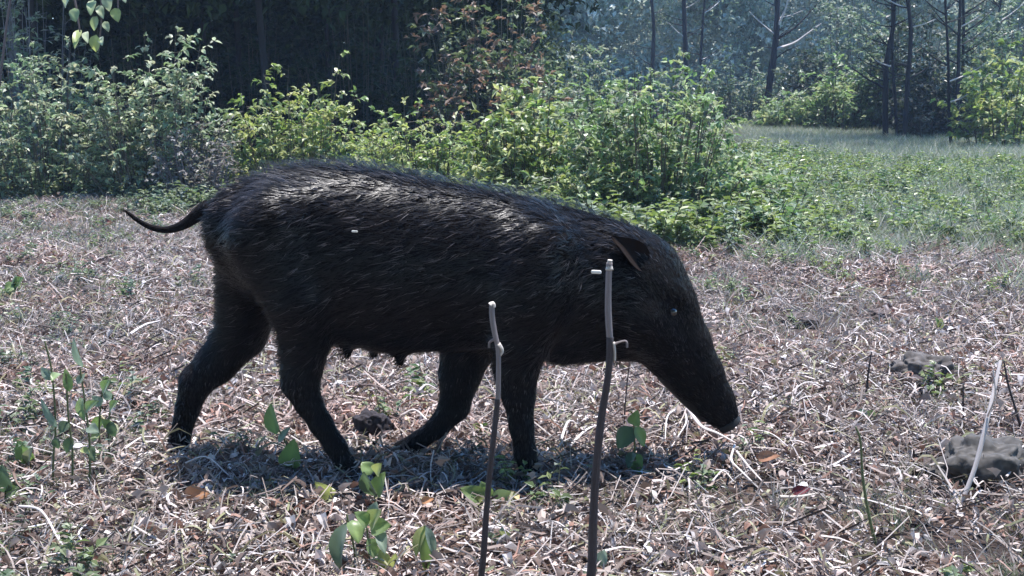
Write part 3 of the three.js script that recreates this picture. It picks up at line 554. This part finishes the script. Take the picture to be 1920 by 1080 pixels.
    const lift = lerp(0.13, 0.42, ridge) + Math.abs(gauss()) * 0.1 + Math.max(0, kl) * 0.3, L = lerp(lerp(0.034, 0.013, leg), 0.018, hd) * (1 + ridge * 0.45) * rr(0.6, 1.3), w = rr(0.0011, 0.002);
    const col = tint(kl > 0.12 ? pick(HAIR) : pick([HAIR[0], HAIR[1], HAIR[2], HAIR[4]]), rr(0.7, 1.2), rr(-0.03, 0.05)), side = V().crossVectors(flow, nr).normalize(), p1 = V().copy(p).addScaledVector(flow, L * 0.5).addScaledVector(nr, L * lift * 0.62), p2 = V().copy(p).addScaledVector(flow, L).addScaledVector(nr, L * lift * 0.85);
    const q0 = V().copy(p).addScaledVector(side, -w / 2).addScaledVector(nr, -0.001), q1 = V().copy(p).addScaledVector(side, w / 2).addScaledVector(nr, -0.001), q2 = V().copy(p1).addScaledVector(side, w * 0.4), q3 = V().copy(p1).addScaledVector(side, -w * 0.4);
    hs.quad(q0, q1, q2, q3, col); hs.tri(q3, q2, p2, col);
  }
  { // thin tuft along the last third of the tail
    const pts = j([[255, 411, 0, 0], [240, 399, 0, 0], [230, 390, 0, 0]]).map((q) => q.p);
    for (let n = 0; n < 140; n++) { const t = rnd(), p = V().lerpVectors(pts[0], pts[1], t), d = V(-1, 0.7 + gauss() * 0.3, gauss() * 0.3).normalize(), L = rr(0.012, 0.03), s = V(0.3, 0.5, 0.6).normalize(), col = tint(HAIR[1], rr(0.6, 1.2)); hs.tri(V().copy(p).addScaledVector(s, -0.0007), V().copy(p).addScaledVector(s, 0.0007), V().copy(p).addScaledVector(d, L), col); }
  }
  part('bristle_coat', hs.build(), M.bristle, boar, 'stuff');
  // ears, laid back
  for (const zo of [0.115, -0.115]) {
    const A = J(1208, 500, zo * 0.74, 0).p, T = J(1150, 446, zo * 0.86, 0).p, d = V().subVectors(T, A), L = d.length(); d.normalize();
    const nrm = V(0.1, 0.75, Math.sign(zo)); nrm.addScaledVector(d, -nrm.dot(d)).normalize(); const s = V().crossVectors(d, nrm), g = [];
    for (const off of [0, -0.007]) {
      const pos = [], ind = []; for (let i = 0; i <= 10; i++) for (let k = 0; k <= 6; k++) { const t = i / 10, e = k / 3 - 1, w = 0.03 * Math.pow(Math.sin(Math.PI * (0.2 + 0.8 * Math.pow(t, 0.85))), 1.0) + 0.0008, q = V().copy(A).addScaledVector(d, t * L * 1.05).addScaledVector(s, e * w).addScaledVector(nrm, e * e * w * 0.5 + off + Math.sin(t * 3) * 0.008); pos.push(q.x, q.y, q.z); }
      for (let i = 0; i < 10; i++) for (let k = 0; k < 6; k++) { const q = i * 7 + k; ind.push(q, q + 1, q + 7, q + 1, q + 8, q + 7); }
      const gg = new THREE.BufferGeometry(); gg.setAttribute('position', new THREE.Float32BufferAttribute(pos, 3)); gg.setIndex(ind); gg.computeVertexNormals();
      gg.setAttribute('color', new THREE.Float32BufferAttribute(pos.map((_, i) => [0.014, 0.0095, 0.0085][i % 3]), 3)); gg.setAttribute('uv', new THREE.Float32BufferAttribute(new Array(pos.length / 3 * 2).fill(0), 2)); g.push(gg);
    }
    part('ear', mergeGeometries(g), M.hide, boar);
  }
  for (const s of [1, -1]) { const e = new THREE.SphereGeometry(0.011, 14, 10); const q = J(1252, 572, 0, 0).p; let z = 0.15; while (z > 0.02 && sdf(q.x, q.y, z) > 0) z -= 0.001; e.translate(q.x, q.y, s * (z - 0.004)); part('eye', e, M.eye, boar); }
  { // flat nose disc with two nostrils
    const q = J(1357, 780, 0, 0), ax = V().subVectors(J(1357, 780, 0, 0).p, J(1325, 735, 0, 0).p).normalize(), s = new THREE.Shape(); s.absellipse(0, 0, 0.026, 0.025, 0, Math.PI * 2);
    for (const k of [-1, 1]) { const h = new THREE.Path(); h.absellipse(k * 0.01, 0, 0.005, 0.007, 0, Math.PI * 2, true); s.holes.push(h); }
    const g = new THREE.ExtrudeGeometry(s, { depth: 0.006, bevelEnabled: true, bevelSize: 0.004, bevelThickness: 0.006, bevelSegments: 3, curveSegments: 20 });
    const n = part('nose', g, M.nose, boar); n.position.copy(q.p).addScaledVector(ax, 0.02); n.quaternion.setFromUnitVectors(V(0, 0, 1), ax);
    const jaw = part('lower_jaw', limb(j([[1258, 690, 0, 0], [1300, 742, 0, 0], [1328, 782, 0, 0]]).map((q) => q.p), [0.042, 0.034, 0.02], 12, 0.03, 4), M.horn, boar); jaw.scale.z = 1;
  }
  // cloven hooves
  for (const [l, tip] of [[legs[0], [0.03, -0.6]], [legs[1], [0, -1]], [legs[2], [0.2, -1]], [legs[3], [-0.7, -0.55]]]) {
    const end = l[l.length - 1][1], prev = l[l.length - 1][0], d = V(tip[0] + 0.12, tip[1], 0).normalize(), f = V().crossVectors(V(0, 0, 1), d).multiplyScalar(1), g = [];
    for (const k of [-1, 1]) g.push(limb([V().copy(end.p).addScaledVector(d, -0.012).add(V(0, 0, k * 0.006)), V().copy(end.p).addScaledVector(d, 0.012).add(V(0.004, 0, k * 0.012)), V().copy(end.p).addScaledVector(d, 0.034).add(V(0.012, 0, k * 0.012))], [0.016, 0.017, 0.006], 10, 0, 3));
    part('hoof', mergeGeometries(g), M.horn, boar);
  }
}

// ---------------------------------------------------------------- stalks, sticks, rocks, small plants
reseed(61);
{ // the two tall cut stalks in the foreground: pale upper tube, darker lower tube
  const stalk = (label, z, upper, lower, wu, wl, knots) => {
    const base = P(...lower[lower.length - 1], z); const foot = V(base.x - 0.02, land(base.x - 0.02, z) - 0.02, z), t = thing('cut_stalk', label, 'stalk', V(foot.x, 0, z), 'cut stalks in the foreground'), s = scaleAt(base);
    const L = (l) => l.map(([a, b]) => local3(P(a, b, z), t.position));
    part('pale_upper', limb(L(upper), upper.map(() => wu * s / 2), 9, 0.14, 5), M.stalkPale, t).userData.label = 'pale upper length of the stalk';
    part('bark', limb([...L(lower), local3(foot, t.position)], [wu * s / 2 * 1.12, ...lower.slice(1).map((_, i) => lerp(wu, wl, (i + 1) / lower.length) * s / 2 * 1.05), wl * s / 2 * 1.05], 9, 0.1, 5), M.stalkDark, t).userData.label = 'dark purple lower length of the stalk';
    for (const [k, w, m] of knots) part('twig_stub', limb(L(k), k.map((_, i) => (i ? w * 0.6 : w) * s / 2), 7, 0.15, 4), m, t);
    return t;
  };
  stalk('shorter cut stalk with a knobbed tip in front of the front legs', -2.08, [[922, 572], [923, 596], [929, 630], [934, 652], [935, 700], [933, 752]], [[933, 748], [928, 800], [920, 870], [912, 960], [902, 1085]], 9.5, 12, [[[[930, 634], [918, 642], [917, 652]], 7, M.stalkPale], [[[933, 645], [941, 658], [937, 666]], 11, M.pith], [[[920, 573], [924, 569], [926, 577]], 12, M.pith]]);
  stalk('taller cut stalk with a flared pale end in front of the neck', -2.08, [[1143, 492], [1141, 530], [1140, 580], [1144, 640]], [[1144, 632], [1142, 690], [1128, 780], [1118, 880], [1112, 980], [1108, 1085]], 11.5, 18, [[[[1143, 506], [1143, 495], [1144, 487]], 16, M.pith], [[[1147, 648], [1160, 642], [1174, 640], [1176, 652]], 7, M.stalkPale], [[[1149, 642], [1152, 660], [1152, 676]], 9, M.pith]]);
}
// rocks and clods
function rock(label, px, py, wPx, hPx, col, name = 'rock') {
  const b = G(px, py), s = scaleAt(b), w = wPx * s, h = hPx * s * 1.25, g = new THREE.IcosahedronGeometry(1, 14), p = g.attributes.position, c = [], o = rr(0, 50);
  for (let i = 0; i < p.count; i++) {
    const x = p.getX(i), y = p.getY(i), z = p.getZ(i), d = 1 + 0.22 * n3(x * 1.2 + o, y * 1.2, z * 1.2) + 0.09 * n3(x * 2.8 + o, y * 2.8, z * 2.8) + 0.022 * n3(x * 8 + o, y * 8, z * 8) + 0.014 * n3(x * 22, y * 22 + o, z * 22) - 0.05 * Math.abs(n3(x * 2 + o, y * 3, z * 2 + 5)), flat = y < 0 ? 0.4 : y > 0.45 ? 0.45 / y + (1 - 0.45 / y) * 0.45 : 1;
    p.setXYZ(i, x * d * w * 0.5, (y * d * flat) * h * 0.62 + h * 0.3, z * d * w * 0.42);
    const v = 1 + 0.35 * n3(x * 5 + o, y * 5, z * 5) + 0.3 * n3(x * 19 + o, y * 19, z * 19) + (n3(x * 7, y * 7 + o, z * 7) > 0.42 ? 0.7 : 0); c.push(col[0] * v, col[1] * v, col[2] * v);
  }
  g.deleteAttribute('normal'); g.setAttribute('color', new THREE.Float32BufferAttribute(c, 3)); g.setAttribute('uv', new THREE.Float32BufferAttribute(new Array(p.count).fill(0).flatMap((_, i) => [p.getX(i) * 2.2, p.getZ(i) * 2.2 + p.getY(i) * 2.2]), 2));
  const m = mergeVertices(g, 1e-5); m.computeVertexNormals();
  const r = new THREE.Mesh(m, M.rock); r.castShadow = r.receiveShadow = true; r.position.copy(b); r.position.y -= 0.012; r.rotation.y = rr(-0.3, 0.3);
  return place(r, name, label, name === 'rock' ? 'rock' : 'clod');
}
rock('low grey rock lying in the litter right of the snout', 1727, 722, 118, 66, [0.075, 0.066, 0.062]);
rock('large dark rock at the right edge behind the pale stick', 1842, 900, 175, 100, [0.062, 0.057, 0.053]);
rock('dark lump standing in for a shaded hollow between the legs', 697, 826, 76, 66, [0.022, 0.018, 0.022]);  // near-black colour gives the shade of a pit, added as a lump
rock('small dark clod behind the top of the head', 1306, 484, 48, 20, [0.05, 0.04, 0.04], 'clod');
rock('dark clod in the litter left of the rump', 172, 552, 44, 26, [0.06, 0.048, 0.05], 'clod');
rock('clod in the rough patch right of the brow', 1500, 604, 60, 30, [0.07, 0.055, 0.05], 'clod');
rock('small raised clod in place of a dirt hollow at the right of the rough patch', 1650, 600, 55, 28, [0.08, 0.06, 0.055], 'clod');  // raised clod added in place of a dirt hollow
rock('half buried clod in the litter in front of the right edge rock', 1740, 880, 70, 36, [0.07, 0.055, 0.05], 'clod');

// dry sticks and roots lying on the litter, each its own
reseed(62);
function stick(label, line, wPx, mat, rise = 0.02, arch = 0.012, name = 'dry_twig') {
  const pts = line.map(([a, b], i) => { const g = G(a, b); g.y += rise + 0.028 + arch * Math.sin(i / Math.max(1, line.length - 1) * Math.PI); return g; }), base = pts[0].clone(), s = scaleAt(base);
  const m = part(name, limb(pts.map((p) => local3(p, base)), pts.map((_, i) => lerp(wPx, wPx * 0.45, i / (pts.length - 1)) * s * 0.46), 7, 0.3, 5), mat, scene); scene.remove(m); m.position.copy(base);
  return place(m, name, label, 'twig', 'dry twigs lying on the litter');
}
stick('pale forked root running right from the heap under the snout', [[1288, 815], [1318, 852], [1345, 864], [1378, 876]], 7, M.twig, 0.03);
stick('bent pale twig at the left of the heap under the snout', [[1268, 815], [1250, 840], [1246, 868]], 4.5, M.twig, 0.03);
stick('curved pale twig inside the left of the heap', [[1284, 820], [1285, 846], [1270, 868], [1256, 882]], 4.5, M.twig, 0.025);
stick('long pale root running down from the heap under the snout', [[1376, 884], [1370, 918], [1388, 946], [1408, 956], [1428, 978]], 5, M.twig, 0.025);
stick('straight pale root beside the long one below the snout', [[1380, 902], [1402, 930], [1428, 950]], 5, M.twig, 0.03);
stick('pale twig arching over the top of the heap', [[1318, 836], [1345, 822], [1366, 816], [1388, 826]], 4, M.twig, 0.04, 0.03);
stick('short pale twig low in the heap', [[1342, 920], [1358, 938], [1374, 954]], 4, M.twig);
stick('short pale twig crossing the low one in the heap', [[1334, 956], [1352, 946], [1366, 934]], 4, M.twig, 0.028);
stick('thin pale twig at the lower left of the heap', [[1262, 926], [1290, 912], [1312, 898]], 4, M.twig);
stick('bright white stick lying right of the heap', [[1461, 979], [1495, 976], [1532, 967]], 8, M.pith, 0.018, 0.004);
stick('pale twig at the right of the heap', [[1400, 846], [1440, 856], [1476, 880]], 4.5, M.twig, 0.03);
stick('short upright pale stub below the heap', [[1290, 934], [1291, 950], [1292, 966]], 5, M.twig);
stick('thin pale twig right of the snout', [[1478, 768], [1508, 762], [1542, 755]], 4, M.twig);
stick('pale twig left of the thin one right of the snout', [[1428, 806], [1444, 798], [1466, 790]], 4.5, M.twig);
stick('pale twig leaning on the large dark rock', [[1838, 914], [1866, 904], [1892, 894], [1922, 872]], 8, M.twig, 0.03);
stick('pale twig at the right edge below the large rock', [[1884, 927], [1904, 914], [1922, 904]], 6, M.twig, 0.02);
stick('two toned twig lying before the clod at right', [[1742, 904], [1762, 907], [1784, 906]], 7, M.pith, 0.02);
stick('pale straw left of the rear hock', [[245, 646], [272, 634], [302, 620]], 6, M.twig, 0.02);
stick('pale twig behind the two hind legs', [[468, 688], [496, 684], [526, 678]], 5, M.twig, 0.03);
stick('thin pale twig crossing behind the hind legs', [[488, 678], [505, 690], [524, 698]], 4, M.twig, 0.03);
stick('pale stick touching the rear hoof', [[262, 876], [292, 872], [328, 866]], 5, M.twig, 0.02);
stick('thin twig left of the rear hoof', [[236, 884], [268, 868], [302, 850]], 5, M.twig, 0.02);
stick('pale twig in front of the rear hoof', [[350, 910], [388, 914], [430, 926]], 5, M.twig, 0.02);
stick('pale stick beside the lifted front hoof', [[752, 822], [776, 822], [802, 832]], 7, M.twig, 0.03);
stick('small pale stick on the lifted front foot', [[786, 790], [800, 786], [818, 783]], 6, M.twig, 0.05);
stick('brown root arching between the hind and front legs', [[660, 745], [705, 762], [745, 790], [757, 830], [757, 886]], 5, M.twigBrown, 0.0, 0.02);
stick('grey twig right of the taller stalk', [[1068, 872], [1100, 846], [1140, 818]], 6, M.twig, 0.02);
stick('pale twig low between the stalks', [[1040, 1008], [1072, 1000], [1104, 988]], 7, M.twig, 0.02);
stick('bent straw between the stalks', [[1052, 862], [1064, 838], [1076, 818]], 6, M.twig, 0.03);
stick('straw lying below the right hand rock', [[1560, 905], [1590, 890], [1618, 872]], 5, M.twig, 0.02);
stick('long dry stem lying at the bottom left', [[40, 985], [80, 1020], [118, 1078]], 7, M.twig, 0.03);
stick('pale stem at the left edge of the litter', [[0, 945], [35, 935], [72, 922]], 6, M.twig, 0.02);
{ // pale stick standing aslant before the large rock
  const z0 = G(1796, 966), top = P(1876, 676, z0.z - 0.12), mid = P(1850, 792, z0.z - 0.06), t = thing('leaning_stick', 'pale dry stick standing aslant before the large dark rock', 'stick', z0), s = scaleAt(z0);
  part('shaft', limb([V(-0.01, -0.03, 0), V().lerpVectors(V(), local3(mid, z0), 0.5).add(V(0.006, 0, 0)), local3(mid, z0), local3(top, z0)], [9, 9, 8, 6].map((w) => w * s / 2), 8, 0.16, 6), M.twig, t);
  part('side_twig', limb([local3(P(1852, 780, z0.z - 0.06), z0), local3(P(1866, 740, z0.z), z0), local3(P(1862, 690, z0.z), z0)], [4, 3, 2].map((w) => w * s / 2), 6, 0.1, 4), M.twig, t);
}
{ // dark thin stalk right of it and the grey weed stalk in the middle right
  const stalk = (label, line, w, mat) => { const b = G(...line[0]), t = line.map(([x, y], i) => (i ? P(x, y, b.z) : V(b.x, b.y - 0.02, b.z))), m = new THREE.Mesh(limb(t.map((p) => local3(p, b)), t.map((_, i) => lerp(w, w * 0.5, i / (t.length - 1)) * scaleAt(b) / 2), 7, 0.14, 5), mat); m.castShadow = m.receiveShadow = true; m.position.copy(b); place(m, 'weed_stalk', label, 'stalk', 'bare weed stalks'); };
  stalk('dark thin stalk at the right edge behind the pale leaning stick', [[1925, 830], [1905, 770], [1890, 720], [1882, 676]], 6, M.stalkDark);
  stalk('grey green weed stalk standing right of the heap', [[1655, 1040], [1632, 980], [1618, 900], [1612, 820], [1604, 800]], 7, M.greenStem);
  stalk('thin dark weed stalk left of the grey rock', [[1622, 760], [1628, 700], [1634, 660]], 5, M.stalkDark);
  stalk('thin reddish stalk right of the taller cut stalk', [[1170, 815], [1172, 760], [1178, 700], [1184, 650]], 4, M.twigBrown);
  stalk('thin dark weed stalk below the grey rock', [[1808, 800], [1806, 760], [1806, 720]], 5, M.stalkDark);
}
// small broad-leaved plants in the foreground
reseed(63);
function sprout(label, foot, stems, leaves, name = 'seedling') {
  const b = G(...foot), t = thing(name, label, 'plant', b, 'small plants in the litter'), s = scaleAt(b);
  for (const l of stems) part('stem', limb([...l].map(([x, y, dz], i) => (i ? local3(P(x, y, b.z + (dz ?? 0)), b) : local3(V(P(x, y, b.z).x, b.y - 0.02, b.z), b))), [0.0028, 0.002], 6, 0.08, 5), M.greenStem, t);
  for (const [x0, y0, x1, y1, w, col, roll] of leaves) broadLeaf(t, P(x0, y0, b.z + rr(-0.015, 0.015)), P(x1, y1, b.z + rr(-0.01, 0.04)), w * s, col, rr(0.06, 0.2), roll ?? rr(-0.6, 0.6));
}
const LG = C(0.17, 0.26, 0.07), LY = C(0.3, 0.34, 0.1), LD = C(0.07, 0.12, 0.05), LB = C(0.18, 0.25, 0.17);
sprout('seedling with two upright green leaves behind the near hind foot', [560, 900], [[[560, 900], [540, 840], [520, 800]]], [[518, 815, 508, 755, 34, LG], [540, 880, 552, 822, 42, LG], [522, 830, 545, 800, 16, LB]]);
sprout('single leafed seedling left of the dark leafed one', [612, 960], [[[612, 960], [610, 935]]], [[624, 932, 590, 903, 30, LY]]);
sprout('seedling with dark and light paired leaves below the belly', [706, 965], [[[706, 965], [702, 925]]], [[702, 930, 682, 884, 38, LD], [704, 932, 722, 884, 34, LG], [696, 890, 678, 866, 30, LG], [704, 888, 716, 868, 24, LY]]);
sprout('leafiest seedling at the bottom with a long dark drooping leaf', [690, 1085], [[[690, 1085], [692, 1040], [688, 990]], [[668, 1085], [664, 1030], [650, 965]]], [[648, 980, 638, 1072, 44, LD, -0.8], [660, 975, 672, 1020, 34, LG], [690, 985, 664, 960, 30, LG], [692, 985, 716, 956, 36, LY], [694, 990, 734, 985, 36, LG], [688, 1010, 708, 1050, 30, LG], [712, 990, 722, 1040, 22, LB], [700, 970, 706, 940, 24, LB]]);
sprout('small plant at the bottom edge right of the leafiest seedling', [728, 1090], [[[728, 1090], [726, 1060]]], [[726, 1062, 712, 1030, 24, LY], [728, 1064, 742, 1036, 24, LY], [724, 1075, 700, 1060, 20, LG]]);
sprout('seedling with long drooping yellow green leaves', [800, 1082], [[[800, 1082], [798, 1030], [796, 985]]], [[796, 985, 780, 1045, 24, LY, -0.5], [797, 985, 798, 1075, 26, LG, 0.2], [798, 986, 814, 1050, 20, LB, 0.6]]);
sprout('low broad leaved plant left of the shorter stalk', [918, 958], [[[918, 958], [915, 930]]], [[912, 938, 862, 915, 34, LG, 0], [912, 940, 880, 944, 28, LY, 0.2], [914, 935, 902, 902, 30, LG], [922, 945, 975, 930, 42, C(0.24, 0.33, 0.13), 0], [914, 944, 896, 925, 24, LY]]);
sprout('tall green seedling right of the taller stalk', [1192, 905], [[[1192, 905], [1190, 840], [1188, 790]]], [[1186, 800, 1158, 842, 36, LD], [1188, 798, 1196, 768, 26, LG], [1190, 800, 1208, 838, 26, LG], [1190, 850, 1200, 890, 30, LG], [1188, 846, 1178, 880, 20, LD]]);
sprout('tiny bright green plant between the front legs', [903, 818], [[[903, 818], [902, 805]]], [[902, 806, 886, 796, 18, LY], [902, 806, 914, 793, 18, LG], [903, 808, 918, 806, 14, LG]]);
sprout('pale leaved plant low beside the shorter stalk', [938, 1040], [[[938, 1040], [936, 1015]]], [[936, 1016, 916, 998, 28, LB], [937, 1018, 956, 1000, 30, LY], [936, 1020, 942, 988, 24, LB]]);
sprout('bluish leaf plant at the foot of the taller stalk', [1126, 1092], [[[1126, 1092], [1124, 1060]]], [[1124, 1062, 1134, 1030, 26, LB], [1122, 1066, 1090, 1072, 26, LB], [1126, 1066, 1138, 1072, 20, LD]]);
sprout('large leaved plant at the left edge', [8, 960], [[[8, 960], [10, 920]]], [[12, 925, 4, 870, 44, LD], [10, 930, 36, 915, 30, LG], [8, 940, 30, 938, 20, LY]]);
sprout('two leafed seedling near the left edge', [62, 890], [[[62, 890], [56, 865]]], [[60, 868, 32, 826, 34, LG], [52, 872, 62, 838, 24, C(0.2, 0.22, 0.12)]]);
sprout('tall thin weed with many narrow leaves at the left', [112, 925], [[[98, 925], [100, 860], [104, 800], [96, 690], [84, 640]], [[132, 925], [136, 850], [128, 780], [124, 700]], [[165, 905], [168, 830], [160, 760], [150, 690]]], [[108, 802, 76, 745, 16, LB], [156, 690, 138, 632, 20, LB], [130, 735, 122, 690, 18, LG], [128, 790, 112, 812, 22, LD], [150, 745, 160, 790, 22, LG], [165, 800, 186, 812, 22, LB], [170, 835, 176, 866, 18, LD], [136, 820, 124, 850, 22, LD], [112, 700, 96, 715, 18, LG], [100, 712, 76, 688, 18, LB], [160, 770, 186, 752, 20, LG], [145, 720, 160, 700, 16, LB], [104, 820, 110, 842, 18, LD], [168, 848, 148, 846, 18, LY]], 'tall_weed');
sprout('bushy little weed right behind the tall thin weed', [190, 868], [[[190, 868], [186, 800], [192, 730]], [[205, 868], [204, 790], [212, 740]]], [[192, 735, 208, 712, 24, LG], [190, 760, 172, 742, 20, LB], [188, 780, 176, 806, 20, LG], [206, 770, 222, 752, 22, LG], [206, 790, 216, 820, 20, LD], [188, 810, 172, 828, 18, LY], [205, 750, 196, 728, 18, LB], [204, 800, 190, 786, 18, LG]], 'tall_weed');
sprout('small weed left of the tail among the litter', [30, 560], [[[30, 560], [28, 530]]], [[28, 535, 8, 545, 22, LG], [28, 535, 44, 520, 20, LG], [28, 540, 30, 515, 16, LB], [29, 545, 10, 556, 20, LY]]);
sprout('small green sprout in the litter right of the snout', [1590, 806], [[[1622, 806], [1622, 780]]], [[1622, 784, 1606, 766, 22, LB], [1624, 786, 1640, 770, 24, LG], [1623, 790, 1632, 800, 18, LG]]);
sprout('single green sprout in the brown litter far right', [1760, 630], [[[1760, 630], [1759, 606]]], [[1760, 620, 1754, 594, 12, LG], [1760, 618, 1766, 596, 12, LY]]);
// fallen leaves that stand out by their colour
reseed(64);
function fallen(label, px, py, lPx, wPx, col, turn) {
  const b = G(px, py); b.y += 0.05; const s = scaleAt(b), g = new THREE.Group(); g.position.copy(b); const d = V(Math.cos(turn), 0.25, Math.sin(turn)).multiplyScalar(lPx * s / 2);
  const m = broadLeaf(g, V().copy(b).sub(d), V().copy(b).add(d), wPx * s, col, 0.3, rr(-0.5, 0.5)); g.remove(m); m.material = M.dry; m.position.copy(b); place(m, 'fallen_leaf', label, 'leaf', 'coloured fallen leaves');
}
fallen('red brown fallen leaf left of the tail tip', 200, 424, 34, 20, C(0.2, 0.06, 0.045), 0.5);
fallen('orange fallen leaf below the rear hoof', 372, 962, 60, 34, C(0.4, 0.2, 0.1), 0.3);
fallen('orange brown curled leaf in the heap under the snout', 1440, 905, 46, 22, C(0.4, 0.2, 0.12), 0.6);
fallen('dark red leaf beside the bright white stick', 1500, 966, 36, 18, C(0.14, 0.02, 0.03), 0.1);
fallen('tan upright leaf below the front hoof', 966, 968, 34, 18, C(0.5, 0.36, 0.18), 1.2);
fallen('orange leaf at the base of the drooping seedling', 802, 976, 26, 14, C(0.5, 0.25, 0.12), 0.2);
// two small white flecks set on the coat
for (const [px, py, w, h, zo, label] of [[1118, 510, 20, 7, 0.136, 'bright white scrap set on the neck beside the taller stalk tip'], [665, 434, 12, 4, 0.158, 'small white scrap set on the flank']]) {
  const z = -2.92 + zo, p = P(px, py, z), s = scaleAt(p), g = new THREE.CapsuleGeometry(h * s / 2, (w - h) * s, 4, 8); g.rotateZ(Math.PI / 2 - 0.05); g.scale(1, 1, 0.4);
  const m = new THREE.Mesh(g, M.flake); m.position.copy(p); place(m, 'white_fleck', label, 'fleck');
}
renderer.render(scene, camera);
